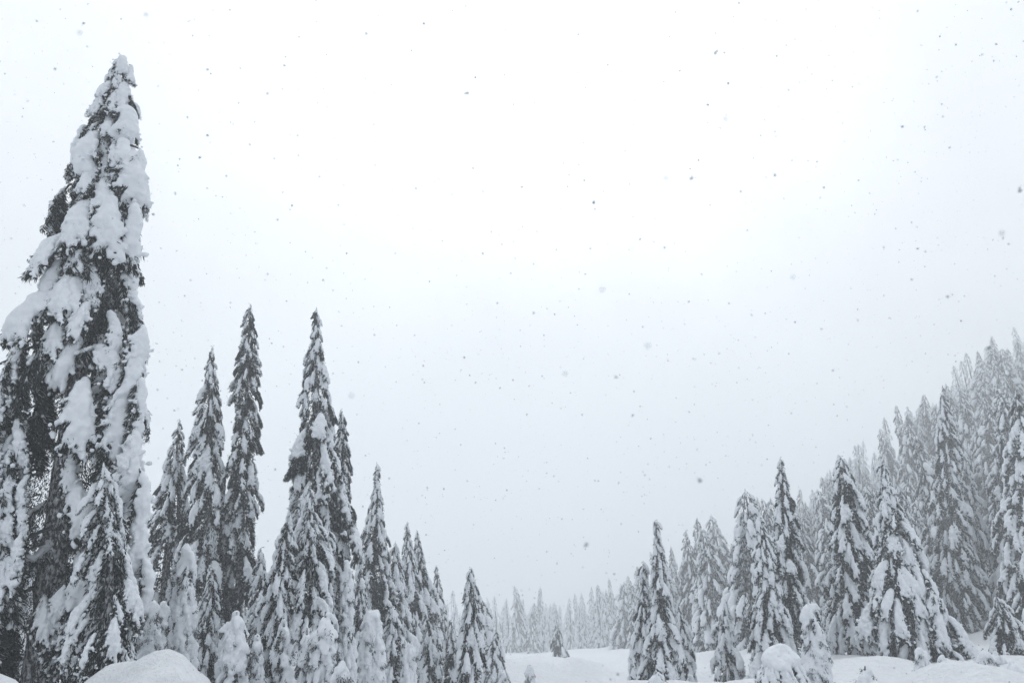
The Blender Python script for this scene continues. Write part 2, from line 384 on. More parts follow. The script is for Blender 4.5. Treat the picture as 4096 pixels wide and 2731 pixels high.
STYLES = {'giant': dict(tongue=.38, pad=.15, pillow=.06, ragged=.20, plume=.10, rimed=.05, bare=.06), 'normal': dict(tongue=.34, pad=.12, pillow=.06, ragged=.16, plume=.12, bare=.12, rimed=.08), 'loaded': dict(tongue=.40, pad=.22, pillow=.12, ragged=.08, plume=.05, rimed=.13),
          'dark': dict(tongue=.24, pillow=.05, ragged=.30, plume=.18, bare=.23), 'plume': dict(tongue=.3, pillow=.06, ragged=.14, plume=.42, bare=.08)}
def layout(rng, H, R, lo=.03, style='normal', power=.7, dens=1.0, axis=None, gap=.06, smax=1.45):
    """boughs of one tree: (bough kind, matrix relative to the base)"""
    st = STYLES[style]; names = list(st); pr = np.array([st[n] for n in names]); pr /= pr.sum()
    axis = axis or (lambda h: Vector((0, 0, h * H)))
    res = []; h = .985; az = rng.uniform(0, 6.28); ph = rng.uniform(0, 50)
    while h > lo:
        u = (1 - h) / (1 - lo)
        r0 = R * max(.10, u ** power) * (1 - .12 * u ** 4)
        s0 = max(.42, 1.22 * r0) if u > .02 else .42
        s0 = min(s0, smax)
        k = max(2, int(round(2 * math.pi * r0 * dens / (.62 * s0 + .12) * .62)))
        for j in range(k):
            az += 2 * math.pi / k + rng.uniform(-.35, .35)
            if rng.random() < gap: continue
            mod = 1 + .42 * float(vnoise(math.cos(az) * 1.3 + ph, math.sin(az) * 1.3, h * H / 1.9)) + rng.uniform(-.1, .12)
            s = s0 * mod * rng.uniform(.85, 1.15); rho = max(0, r0 * mod - .48 * s)
            p = axis(min(1, h + rng.uniform(-.5, .5) * .3 * s0 / H)) + Vector((math.cos(az) * rho, math.sin(az) * rho, 0))
            M = Matrix.Translation(p) @ Matrix.Rotation(az + rng.uniform(-.25, .25), 4, 'Z') @ Matrix.Rotation(rng.uniform(-.15, .22), 4, 'Y') @ \
                Matrix.Rotation(rng.uniform(-.2, .2), 4, 'X') @ Matrix.Diagonal((s, s * rng.uniform(.62, .98), s, 1))
            res.append((int(rng.choice(KIDX[rng.choice(names, p=pr)])), M))
        az += .7
        h -= .36 * s0 / H * rng.uniform(.8, 1.2)
    for j in range(3):                                   # the leader
        s = rng.uniform(.3, .45)
        M = Matrix.Translation(axis(1 - .18 * j / H)) @ Matrix.Rotation(rng.uniform(0, 6.28), 4, 'Z') @ Matrix.Rotation(.55 - .3 * (j == 0), 4, 'Y') @ Matrix.Diagonal((s, s * .7, s, 1))
        res.append((int(rng.choice(KIDX['plume'])), M))
    return res
def inner_needles(geo, rng, H, R, lo, power, axis, n, big=1.0, frost=.06, keep=None):
    h = lo + (1 - lo) * (1 - np.sqrt(rng.random(n))); u = (1 - h) / (1 - lo)
    az = rng.uniform(0, 6.283, n); rr = R * u ** power * .72 * np.sqrt(rng.random(n))
    A = np.array([axis(x) for x in h])
    P = A + np.stack([np.cos(az) * rr, np.sin(az) * rr, np.zeros(n)], 1)
    if keep is not None: m = keep(P, h); P, az = P[m], az[m]; n = len(P)
    D = np.stack([np.cos(az) * .4, np.sin(az) * .4, np.full(n, -1.0)], 1) + rng.normal(size=(n, 3)) * .35
    sprigs(geo, P, D, rng.uniform(.09, .22, n) * big, rng.uniform(.012, .026, n) * big, rng, np.where(rng.random(n) < frost * .7, rng.uniform(.2, .8, n), 0))
def trunk_geo(geo, rng, H, axis, r0, sides=10, rings=40, sink=.6):
    hs_ = np.linspace(0, .985, rings); pts = np.array([axis(x) for x in hs_])
    pts = np.vstack([pts[0] - (pts[1] - pts[0]) / np.linalg.norm(pts[1] - pts[0]) * sink, pts])
    rad = r0 * (1 - np.concatenate([[0], hs_])) ** .85 + .02; rad[0] *= 1.35; rad[1] *= 1.2
    rad = rad * (1 + .06 * rng.normal(size=len(rad)))
    tube(geo, pts, rad, sides)
def make_axis(H, lean, rng, bend=.25):
    ph = rng.uniform(0, 6.28); a = rng.uniform(0, 6.28); b = bend
    def axis(h):
        k = b * math.sin(math.pi * h) * math.sin(2.2 * h + ph)
        return Vector((lean[0] * h + math.cos(a) * k, lean[1] * h + math.sin(a) * k, H * h))
    return axis
def place_bough(t, idx, M, name='bough'):
    b = obj(name, BOUGH[idx][0], t); b.matrix_local = M
    obj('snow_load', BOUGH[idx][1], b)
    return b
def near_tree(name, label, top, bx, Y, R, seed, lo=.03, style='normal', power=.7, dens=1.0, gap=.06, group=None, dY=0.0, bend=.25,
              cat='tree', trunk_r=None, inner=300, frost=.06, cull=None, inner_lo=None, inner_keep=None, smax=1.45, inner_big=1.0):
    """top: photograph pixel of the tip; bx: column of the foot; Y: depth of the ground it stands on"""
    rng = np.random.default_rng(seed)
    x = ground_x(bx, Y); z = gz(x, Y); tp = at(top[0], top[1], Y + dY)
    H = tp[2] - z
    axis = make_axis(H, (tp[0] - x, dY), rng, bend)
    t = thing(name, label, cat, (x, Y, z), group)
    g = Geo(); trunk_geo(g, rng, H, axis, trunk_r or (.06 + .013 * H)); v, q, _ = g.arrays()
    obj('trunk', to_mesh('trunk', v, q, BARK), t)
    g = Geo(); inner_needles(g, rng, H, R, lo if inner_lo is None else inner_lo, power, axis, int(inner * H * 1.8), inner_big, frost, inner_keep); v, q, a = g.arrays()
    obj('crown', to_mesh('crown', v, q, NEEDLE, a, False), t)
    for idx, M in layout(rng, H, R, lo, style, power, dens, axis, gap, smax):
        if cull and cull(M, H): continue
        place_bough(t, idx, M)
    t['height'] = round(H, 1)
    return t, axis, H

# ------------------------------------------------------------------ the trees left of the clearing
def hang(t, axis, H, R, Y, pads, seed):
    """boughs seen one by one: (column, row, length in photograph pixels, width, kind)"""
    rng = np.random.default_rng(seed); base = np.array(t.location)
    for (px, py, ln, wf, kind) in pads:
        z = at(px, py, Y)[2] - base[2]; h = min(.99, max(.02, z / H)); a = np.array(axis(h)) + base
        dx = at(px, py, Y)[0] - a[0]; rr = R * (1 - h) ** .6 * .75 + .1
        dy = -math.sqrt(max(.45 * rr * rr, rr * rr - dx * dx)) * .62
        if px < 140 and kind != 'bare': dy -= .55
        p = at(px, py, a[1] + dy); s = ln * p[1] / FPX / .86
        az = math.atan2(dy, dx * .7) + rng.uniform(-.2, .2); side = min(1, abs(dx) / (rr + .01))
        M = Matrix.Translation(Vector(p - base)) @ Matrix.Rotation(az, 4, 'Z') @ Matrix.Rotation(rng.uniform(0, .15) + .42 * side, 4, 'Y') @ Matrix.Diagonal((s, s * wf * 1.18, s, 1))
        place_bough(t, int(rng.choice(KIDX[kind])), M)
def snowy_limb(t, Y, pts, r, seed):
    """a bare limb with a roll of snow along its back"""
    rng = np.random.default_rng(seed); base = np.array(t.location)
    P = np.array([at(px, py, Y + dy) for px, py, dy in pts]) - base
    f = np.linspace(0, len(P) - 1, 26); k = np.minimum(f.astype(int), len(P) - 2); q = P[k] + (P[k + 1] - P[k]) * (f - k)[:, None]
    for _ in range(5): q[1:-1] = (q[:-2] + 2 * q[1:-1] + q[2:]) / 4
    g = Geo(); tube(g, q, np.linspace(r * .7, r * .35, 26), 7); v, e, _ = g.arrays()
    limb = obj('limb', to_mesh('limb', v, e, BARK), t)
    g = Geo(); m = 500; k = rng.integers(2, 26, m); D = rng.normal(size=(m, 3)) * .5 + np.array((0, 0, -1.0))
    sprigs(g, q[k] + rng.normal(size=(m, 3)) * .06 - np.array((0, 0, .05)), D, rng.uniform(.12, .38, m), rng.uniform(.008, .016, m), rng, np.where(rng.random(m) < .25, .7, 0)); v, e, a = g.arrays()
    obj('needles', to_mesh('needles', v, e, NEEDLE, a, False), limb)
    R = np.linspace(1.1, .7, 26) * r * rng.uniform(.55, 1.35, 26)
    v, e = blobs_one(q + np.array((0, 0, r * .6)) + rng.normal(size=(26, 3)) * r * .3, R, .022, .02, seed, .03, 9); obj('snow_load', to_mesh('snow_load', v, e, SNOW), limb)

def giant_cull(M, H):
    p = M.translation; h = p.z / H; x = p.x - GLEAN * h; k = (p.x * 37.7 + p.z * 91.3) % 1
    if h < .50 and p.y < .15 and -.95 < x < .30: return True              # the trunk stays in sight
    if h < .74 and x < -.5: return True
    return h < .55 and x < -.2 and k < .85                               # and the open side hangs thin and dark
GLEAN = at(485, 222, 20)[0] - ground_x(125, 20)
def giant_inner(P, h):
    x = P[:, 0] - h * GLEAN
    return (h > .50) | ((x < -.34) & (P[:, 1] > -.9)) | (P[:, 1] > .3) | (x > .45)
giant, gaxis, gH = near_tree('fir_tree', 'tallest fir, heavily loaded with snow, its crusted trunk bare near the foot', (485, 222), 125, 20, 1.95, 11,
    lo=.10, style='giant', power=.52, dens=1.05, gap=.05, smax=1.65, trunk_r=.40, inner=1350, inner_big=.66, cull=giant_cull, bend=.05, inner_lo=.05, inner_keep=giant_inner, frost=.10)
T_, P_, G_, U_, R_ = 'tongue', 'pad', 'ragged', 'plume', 'rimed'
rng = np.random.default_rng(4)
hang(giant, gaxis, gH, 1.2, 20.4, [(rng.uniform(-60, 245 - (y - 1350) * .14), y, rng.uniform(150, 260), rng.uniform(.8, 1.2), ('bare', 'bare', 'ragged')[rng.integers(3)]) for y in np.linspace(1330, 2380, 42)], 113)
hang(giant, gaxis, gH, 1.95, 20, [(494, 232, 85, 1.1, P_), (448, 290, 50, 1, T_), (525, 262, 62, 1, T_), (450, 333, 120, 1, T_), (500, 335, 135, 1, T_), (470, 400, 90, 1, G_), (504, 432, 160, 1.25, P_), (445, 492, 80, 1.1, P_), (365, 492, 220, .8, G_), (402, 540, 215, 1.15, P_), (484, 556, 190, 1.1, T_), (530, 600, 225, 1, T_), (558, 596, 160, 1, U_), (275, 741, 210, 1, G_), (372, 822, 190, 1.3, P_), (446, 790, 240, .95, T_), (538, 805, 260, .9, U_), (240, 951, 165, 1.25, P_), (478, 1562, 260, .9, T_), (120, 1500, 160, 1, G_), (60, 1780, 140, 1, T_), (120, 1900, 120, .9, R_), (60, 2050, 110, 1.1, P_), (40, 2150, 180, 1, R_), (30, 1620, 180, 1.1, T_), (70, 2300, 180, .9, G_), (110, 1680, 150, .8, R_), (260, 2330, 140, .8, R_), (300, 2440, 160, .9, G_), (30, 2420, 180, 1, G_), (60, 1480, 150, 1, R_), (20, 1900, 170, 1.1, T_), (110, 2120, 120, 1, R_), (20, 1760, 150, 1, R_), (90, 1400, 140, 1, R_), (560, 1500, 190, .8, U_), (560, 1880, 220, .8, U_), (570, 1290, 180, .9, R_), (560, 2060, 190, .8, R_), (440, 1560, 170, .9, G_), (570, 2230, 190, .8, U_), (535, 1400, 200, .85, T_), (550, 1560, 170, .9, G_), (530, 1690, 200, .8, R_), (470, 1650, 190, .9, G_), (480, 1420, 190, .9, G_), (520, 1800, 190, .9, T_), (190, 1080, 150, .9, G_), (170, 1230, 170, .9, G_), (215, 1180, 120, .8, T_), (50, 1500, 150, .9, T_), (95, 1640, 140, .9, T_), (25, 1720, 150, .9, R_), (70, 1880, 150, .9, T_), (120, 1990, 110, .8, R_), (35, 2080, 150, .9, T_)], 111)
for i, (pts, rr) in enumerate(((((345, 1250, -.3), (270, 1305, -.8), (165, 1385, -1.1)), .055), (((400, 1385, -.3), (330, 1410, -.8), (190, 1452, -1.1)), .055), (((205, 2180, -.2), (150, 2235, -.6), (65, 2252, -.9)), .09),
                               (((235, 1975, -.1), (120, 2050, -.6), (85, 2090, -.8)), .05))):
    snowy_limb(giant, 20, pts, rr, 900 + i)
near_tree('fir_tree', 'snowy fir half hidden behind the tallest fir, on its open side', (75, 1270), -60, 27, 1.45, 12, style='loaded', power=.7)
near_tree('fir_tree', 'short fir with a slim tip standing between the tallest fir and the tree pair', (718, 1675), 620, 37, 2.0, 13, power=.75)
near_tree('fir_tree', 'dark fir leaning its crown against the bare-stemmed fir with fallen lower boughs', (848, 1385), 815, 36, 1.75, 14, style='normal', power=.7, lo=.06, inner=420)
near_tree('fir_tree', 'slim columnar fir with a bare stem below its short dark crown', (1000, 1215), 940, 36.5, 1.0, 15, style='dark', power=.45, lo=.27, gap=.12, inner=260, trunk_r=.2)
near_tree('fir_tree', 'tall broad-based fir with a sharp bent tip beside the fir with a hooked tip', (1266, 1228), 1225, 33, 2.35, 16, style='normal', power=.82, lo=.05)
near_tree('fir_tree', 'narrow dark fir with a hooked tip, pressed against its taller neighbour', (1366, 1635), 1350, 36, .85, 17, style='dark', power=.5, lo=.05)
near_tree('fir_tree', 'white plastered fir in front of the tall broad-based fir', (1238, 1945), 1215, 25, 1.15, 18, style='loaded', power=.6, frost=.3)
near_tree('fir_tree', 'white plastered fir with a rounded shoulder, lower than the one beside it', (1165, 2050), 1090, 24.5, .85, 19, style='loaded', power=.5, frost=.3)
near_tree('fir_tree', 'slender fir with a long thin spire at the edge of the clearing', (1507, 1850), 1490, 44, 1.9, 20, style='normal', power=.9, lo=.03)
near_tree('fir_tree', 'round-topped white fir beside the fir with the long thin spire', (1582, 2165), 1580, 46, 1.25, 21, style='loaded', power=.5)
near_tree('fir_tree', 'twin-tipped fir clump, the taller stem', (1630, 2085), 1650, 51, 1.3, 22, power=.7)
near_tree('fir_tree', 'twin-tipped fir clump, the lower stem', (1668, 2120), 1705, 52.5, 1.5, 23, style='loaded', power=.75)
near_tree('fir_tree', 'pale fir fading into the haze behind the twin-tipped clump', (1745, 2262), 1755, 64, 1.3, 24, power=.7)
near_tree('fir_tree', 'shaggy crook-topped fir alone before the misty valley', (1884, 2270), 1868, 35, .85, 25, style='loaded', power=.45, lo=.02, bend=.12)
near_tree('fir_tree', 'low hazy fir leaning out behind the crook-topped fir', (1925, 2395), 1945, 56, 1.6, 26, style='loaded', power=.55)
near_tree('fir_tree', 'small frosted fir standing alone on the valley snow', (2225, 2490), 2240, 105, 1.4, 27, power=.6)

for i, (label, top, bx, Y, R, st) in enumerate((
        ('snow-plastered young fir between the blunt snow pillar and the tapering young fir', (850, 2270), 838, 27, .6, 'loaded'),
        ('white young fir filling the gap below the bare-stemmed fir', (1045, 2190), 1020, 27.5, .7, 'loaded'),
        ('white young fir tucked between the plastered fir and the hooked-tip fir', (1318, 2120), 1322, 27, .6, 'loaded'),
        ('low white fir at the foot of the short slim-tipped fir', (565, 2290), 545, 27, .8, 'loaded'),
        ('white young fir between the hooked-tip fir and the long thin spire', (1440, 2270), 1432, 31, .75, 'loaded'),
        ('young fir with thick pads in front of the round-topped white fir', (1570, 2420), 1565, 32, .75, 'loaded'),
        ('small thick-padded young fir before the twin-tipped clump', (1700, 2450), 1712, 36, .8, 'loaded'),
        ('frosted young fir between the crook-topped fir and the twin-tipped clump', (1800, 2480), 1808, 40, .9, 'normal'),
        ('frosted young fir on the open side of the crook-topped fir', (1985, 2520), 1995, 48, .9, 'loaded'),
        ('young fir half buried between the pointed first fir and its neighbour', (2715, 2420), 2745, 42, .9, 'loaded'),
        ('stubby white fir in the gap before the stout fir', (2905, 2400), 2930, 41, .95, 'loaded'))):
    near_tree('young_fir_tree', label, top, bx, Y, R, 400 + i, style=st, power=.5, frost=.25, smax=1.1, inner=220)

# ------------------------------------------------------------------ the trees right of the clearing
near_tree('fir_tree', 'pointed fir, the first of the wood across the clearing', (2622, 2080), 2650, 38, 1.15, 31, style='loaded', power=.75)
near_tree('fir_tree', 'shorter fir touching the pointed first fir of the far wood', (2575, 2245), 2590, 39, .9, 32, style='loaded', power=.7)
near_tree('fir_tree', 'tall thin-tipped fir behind the white sapling and mushroom-capped shrub', (3122, 1828), 3150, 41, 1.75, 33, style='normal', power=.75)
near_tree('fir_tree', 'stout fir with big snow pads in front of the tall thin-tipped fir', (3038, 2060), 3080, 39, 1.15, 34, style='loaded', power=.55)
near_tree('fir_tree', 'broad dome-topped fir with arching loaded boughs', (3365, 1825), 3410, 43, 2.0, 35, style='plume', power=.5)
near_tree('fir_tree', 'perfect cone-shaped fir with tiered snow pads and a skirt of dark needles', (3528, 1850), 3690, 37, 2.55, 36, style='loaded', power=.95, lo=.05, gap=.03, dens=1.05)
near_tree('fir_tree', 'big fir with long sweeping boughs on the steep slope', (4068, 1545), 4150, 52, 3.0, 37, style='plume', power=.7)
near_tree('fir_tree', 'dark sparse fir low on the steep slope', (4120, 2060), 4190, 44, 2.0, 38, style='dark', power=.6)
near_tree('fir_tree', 'short drooping fir at the foot of the steep slope', (3985, 2385), 4040, 39, 1.2, 39, style='plume', power=.5)
near_tree('fir_tree', 'frosted fir with a crooked crown on the slope above the cone-shaped fir', (3770, 1540), 3820, 66, 2.4, 40, style='plume', power=.65)
near_tree('fir_tree', 'half-hidden fir between the dome-topped and the cone-shaped fir', (3440, 2080), 3500, 47, 1.4, 41, style='loaded', power=.6)

# ------------------------------------------------------------------ snow-plastered saplings
def sapling(label, top, bx, Y, width, seed, group=None, name='sapling', spots=60, round_top=False, cat='sapling'):
    """a young conifer buried in snow: a lumpy white column with a few needles showing"""
    rng = np.random.default_rng(seed)
    x = ground_x(bx, Y); z = gz(x, Y); tp = at(top[0], top[1], Y); H = tp[2] - z; lean = tp[0] - x
    r0 = width * Y / FPX * .5
    t = thing(name, label, cat, (x, Y, z), group)
    axis = lambda h: Vector((lean * h, 0, H * h))
    C, R = [], []
    topr = r0 * (.42 if not round_top else .75)
    for h in np.linspace(0, 1, max(6, int(H / .16))):
        r = topr + (r0 - topr) * (1 - h) ** .8
        C.append(tuple(axis(h * (1 - topr / H)))); R.append(r * .56 * rng.uniform(.85, 1.12))
    n = int(18 * H * max(.6, r0 / .3))
    N_, P_ = [], []
    for i in range(n):                                   # hanging lobes
        h = rng.uniform(0, .93); a = rng.uniform(0, 6.283); r = topr + (r0 - topr) * (1 - h) ** .8
        o = axis(h); l = rng.uniform(.15, .5) * (.5 + r0); rr = r * rng.uniform(.14, .30)
        for k in range(5):
            f = k / 4; rad = r * (.50 + .50 * f)
            C.append((o.x + math.cos(a) * rad, o.y + math.sin(a) * rad, max(-.1, o.z - f * l + .1))); R.append(rr * (1 - .35 * f))
        if i < spots:
            P_.append(C[-1]); N_.append((math.cos(a), math.sin(a), -.8))
    hh = max(.035, H / 75)
    v, q = one_piece(*blobs(C, R, hh, .025, seed, .045, 5))
    g = Geo(); trunk_geo(g, rng, H * .86, axis, .05 + .02 * H, 8, 14, .3); tv, tq, _ = g.arrays()
    obj('trunk', to_mesh('trunk', tv, tq, BARK), t)
    g = Geo()
    for p, d in zip(P_, N_):
        m = 40; P = np.array(p) + np.array((d[0] * .02, d[1] * .02, -.07)) + rng.normal(size=(m, 3)) * np.array((.045, .045, .05)); D = np.array(d) * .5 + rng.normal(size=(m, 3)) * .5 + np.array((0, 0, -.6))
        sprigs(g, P, D, rng.uniform(.05, .12, m), rng.uniform(.008, .015, m), rng, np.clip(rng.normal(.2, .2, m), 0, .8))
    gv, gq, ga = g.arrays()
    obj('crown', to_mesh('crown', gv, gq, NEEDLE, ga, False), t)
    obj('snow_load', to_mesh('snow_load', v, q, SNOW), t)
    nb = int((4 + 9 * H * max(.6, r0 / .3)) * (.4 if round_top else 1))
    for i in range(nb):
        h = .06 + .86 * ((i + rng.random()) / nb); a = i * 2.4 + rng.uniform(-.4, .4); r = topr + (r0 - topr) * (1 - h) ** .8; s = (1.15 * r + .16) * rng.uniform(.8, 1.25)
        M = Matrix.Translation(axis(h) + Vector((math.cos(a), math.sin(a), 0)) * r * .42) @ Matrix.Rotation(a, 4, 'Z') @ Matrix.Rotation(.25, 4, 'Y') @ Matrix.Diagonal((s, s * .9, s, 1))
        place_bough(t, int(rng.choice(KIDX[('pad', 'pad', 'tongue', 'ragged')[rng.integers(4)]])), M)
    return t
sapling('tapering snow-plastered young fir with dark flecks, beside the dark bare trunk', (750, 2160), 715, 22, 125, 51, spots=40)
sapling('thick smooth snow pillar with a blunt round top', (948, 2440), 905, 20, 120, 52, spots=22, round_top=True)
sapling('narrow snow spike just right of the blunt snow pillar', (1030, 2535), 1035, 20.5, 60, 53, spots=24)
sapling('pointed snow-covered sapling below the rounded-shoulder fir', (1135, 2465), 1140, 21, 85, 54, spots=30)
sapling('blunt-headed snow column between two thin snow spikes', (1303, 2440), 1285, 20, 105, 55, spots=34, round_top=True)
sapling('thin snow spike leaning on the blunt-headed snow column', (1228, 2505), 1215, 20.3, 60, 56, spots=34)
sapling('slender snow-coated young fir under the hooked-tip fir', (1385, 2230), 1390, 27, 80, 57, spots=40)
sapling('stubby snow-capped shrub with dark needles under its cap', (1358, 2640), 1350, 18.5, 85, 58, spots=30, round_top=True)
sapling('snow-smothered young fir with a square shoulder below the long thin spire', (1492, 2425), 1480, 29, 130, 59, spots=40)
sapling('small snow-coated fir near the foot of the twin-tipped clump', (1640, 2560), 1630, 30, 80, 60, spots=30)
near_tree('fir_tree', 'bulging snow-covered young fir hugging the tallest fir', (415, 1850), 455, 18.3, .95, 61, style='loaded', power=.42, frost=.35, dens=.95, smax=1.3)

sapling('leaning snow-coated young fir at the foot of the short fir', (610, 2390), 590, 24, 110, 62, spots=70)
sapling('wide snow-smothered bush left of the tapering young fir', (660, 2390), 655, 26, 90, 67, spots=70)
sapling('white snow-plastered sapling beside the mushroom-capped shrub', (3240, 2395), 3280, 24, 120, 63, spots=60)
sapling('tiny snow knob poking up beside the cone-shaped fir', (3690, 2600), 3692, 28, 60, 65, spots=12, round_top=True, group='snow knobs below the cone-shaped fir')
sapling('tiny snow knob poking up beside the cone-shaped fir', (3782, 2625), 3785, 27, 55, 66, spots=12, round_top=True, group='snow knobs below the cone-shaped fir')
sapling('small bent snow-coated sapling on the open snow near the steep slope', (3930, 2590), 3950, 30, 75, 68, spots=30)
sapling('slim snow-coated sapling at the foot of the pointed first fir', (2630, 2690), 2632, 28, 70, 69, spots=20)

for k, (px, py, Y, wd) in enumerate(((2120, 2655, 46, 50), (2335, 2640, 60, 45), (2010, 2680, 38, 60), (2760, 2690, 40, 50))):
    sapling('small frosted shrub poking through the valley snow', (px, py), px, Y, wd, 200 + k, spots=30, name='shrub', cat='shrub', group='frosted shrubs on the valley snow')
for k, (px, py, Y) in enumerate(((3875, 2640, 28), (3990, 2610, 31), (4065, 2655, 27), (3460, 2660, 26))):
    sapling('low snow lump with needle tips on the open snow below the slope', (px, py), px, Y, 60, 220 + k, spots=20, round_top=True, name='shrub', cat='shrub', group='snow lumps on the open snow')
def mushroom_shrub(label, px, py, Y, width, seed):
    """a bent-over young conifer: thick dome of snow over hanging dark branchlets"""
    rng = np.random.default_rng(seed); x = ground_x(px, Y); z = gz(x, Y); tp = at(px, py, Y); H = tp[2] - z; r = width * Y / FPX * .5
    t = thing('shrub', label, 'shrub', (x, Y, z))
    C, R = [], []
    for i in range(70):
        a = rng.uniform(0, 6.283); k = math.sqrt(rng.random()) * .72
        C.append((math.cos(a) * k * r, math.sin(a) * k * r, H - .22 * r - .80 * r * k * k * 1.5 + .10 * r * math.sin(a * 2 + 1) + rng.normal() * .03)); R.append(r * rng.uniform(.16, .26))
    v, q = blobs_one(C, R, .03, .04, seed, .035, 6); obj('snow_load', to_mesh('snow_load', v, q, SNOW), t)
    g = Geo(); trunk_geo(g, rng, H * .85, lambda h: Vector((.1 * math.sin(3 * h), 0, H * .85 * h)), .10, 8, 12, .3); tv, tq, _ = g.arrays()
    obj('trunk', to_mesh('trunk', tv, tq, BARK), t)
    for i in range(34):                                  # hanging branchlets
        a = rng.uniform(0, 6.283); rad = r * rng.uniform(.6, 1.0); s = rng.uniform(.7, 1.1) * H * .75
        M = Matrix.Translation((math.cos(a) * rad * .72, math.sin(a) * rad * .72, H * rng.uniform(.66, .86))) @ Matrix.Rotation(a, 4, 'Z') @ Matrix.Rotation(.3, 4, 'Y') @ Matrix.Diagonal((s, s * .8, s, 1))
        place_bough(t, int(rng.choice(KIDX['ragged'])), M)
mushroom_shrub('mushroom-capped shrub, a dome of snow over hanging dark branchlets', 3142, 2590, 20, 145, 71)

# ------------------------------------------------------------------ the wood on the far hillside
def whole_tree(seed, H, R, style, power, lods, dens, lo, ninner, big, smax=1.45):
    rng = np.random.default_rng(seed); axis = make_axis(H, (0, 0), rng, .7)
    sn, nd, tr = Geo(), Geo(), Geo()
    for idx, M in layout(rng, H, R, lo, style, power, dens, axis, .06, smax):
        m = np.array(M); (sv, sq), (nv, nq, na) = lods[idx]
        sn.add(sv @ m[:3, :3].T + m[:3, 3], sq); nd.add(nv @ m[:3, :3].T + m[:3, 3], nq, na)
    inner_needles(nd, rng, H, R, lo, power, axis, ninner, big)
    trunk_geo(tr, rng, H, axis, .06 + .012 * H, 7, 14)
    return sn.arrays(), nd.arrays(), tr.arrays()
WOOD = []; TALL = {}
for i, (H, R, st, pw, look) in enumerate(((14, 1.8, 'normal', .62, 'evenly tapered snowy fir'), (12, 1.7, 'plume', .5, 'drooping snowy fir with long narrow pads'), (15, 1.6, 'dark', .5, 'dark sparsely loaded fir'),
        (11, 1.9, 'loaded', .5, 'blunt fir thick with snow'), (13, 1.5, 'normal', .45, 'columnar snowy fir'), (9, 1.5, 'loaded', .45, 'short stout fir thick with snow'),
        (14, 2.2, 'plume', .65, 'wide-skirted snowy fir with narrow pads'), (12, 1.4, 'dark', .55, 'slim dark fir with ragged boughs'))):
    (sv, sq, _), (nv, nq, na), (tv, tq, _) = whole_tree(300 + i, H, R, st, pw, LOD1, .7, .04, 1800, 1.5)
    WOOD.append((look, to_mesh('trunk', tv, tq, BARK), to_mesh('crown', nv, nq, NEEDLE, na, False), to_mesh('snow_load', sv, sq, SNOW)))
rng = np.random.default_rng(77)
for k, hh in zip(WOOD, (14, 12, 15, 11, 13, 9, 14, 12)): TALL[k[3].name] = hh
TAKEN = [(o.location.x, o.location.y, 2.6) for o in COL.objects if o.get('category') in ('tree',)]
def scatter(n, xr, yr, dmin, ok, tries=60000):
    P = []
    for _ in range(tries):
        x = rng.uniform(*xr); y = rng.uniform(*yr)
        if not ok(x, y): continue
        if any((x - a) ** 2 + (y - b) ** 2 < dmin ** 2 for a, b in P): continue
        if any((x - a) ** 2 + (y - b) ** 2 < r * r for a, b, r in TAKEN): continue
        P.append((x, y))
        if len(P) >= n: break
    return P
def on_slope(x, y):
    px, _ = project((x, y, gz(x, y) + 6))
    if not (2480 < px < 4350): return False
    # the wood starts behind the open snow in front of the slope
    if x > 12 and y < 58 and not (px > 3830 and y > 48): return False
    return x > 17 + .03 * y
def valley(x, y):
    px, _ = project((x, y, gz(x, y) + 6)); return 1900 < px < 2600 and y > 95
def left_back(x, y):
    px, _ = project((x, y, gz(x, y) + 6)); return -200 < px < 1760 and y > 44 + (1700 - px) * .004
slope = sorted(scatter(320, (15, 175), (56, 205), 3.8, on_slope), key=lambda p: p[1])
spots = [(p, '{} {}', 'firs of the hillside wood') for p in slope[:208]]
spots += [(p, 'faint {} deep in the mist of the valley', 'firs in the misty valley') for p in scatter(40, (-80, 110), (205, 370), 7, valley)]
spots += [(p, '{} glimpsed behind the trees around the tallest fir', 'firs behind the left-hand trees') for p in scatter(26, (-75, -5), (44, 78), 4.2, left_back)]
for (x, y), label, group in spots:
    look, tm, cm, sm = WOOD[rng.integers(len(WOOD))]
    place = 'at the foot of the hillside wood' if y < 85 else 'low on the hazy hillside' if hill(x, y) < 14 else 'halfway up the hazy hillside' if hill(x, y) < 34 else 'high on the hazy hillside'
    label = label.format(look, place)
    s = rng.uniform(.62, 1.2) * ((1.15 + min(.4, max(0, (y - 60) / 180))) if group.startswith('firs of') else .62 if 'left' in group else 1.45)
    if group.startswith('firs of'):                      # tree tops keep to the skyline of the photograph
        while s > .5:
            px, py = project((x, y, gz(x, y) + s * TALL[sm.name]))
            front = max([ty + 70 for tx, ty in ((3122, 1828), (3365, 1825), (3528, 1850), (2622, 2080)) if abs(px - tx) < 75 and y < 110] + [0])   # nearer tips stay clear
            if py > max(front, np.interp(px, SKY_X, SKY_Y) + 30 * math.sin(px * .11)): break
            s *= .94
        else: continue
    t = thing('fir_tree', label, 'tree', (x, y, gz(x, y) - .1), group)
    t.rotation_euler = (rng.normal() * .06, rng.normal() * .06, rng.uniform(0, 6.28)); t.scale = (s * rng.uniform(.8, 1.3),) * 2 + (s,)
    obj('trunk', tm, t); obj('crown', cm, t); obj('snow_load', sm, t)

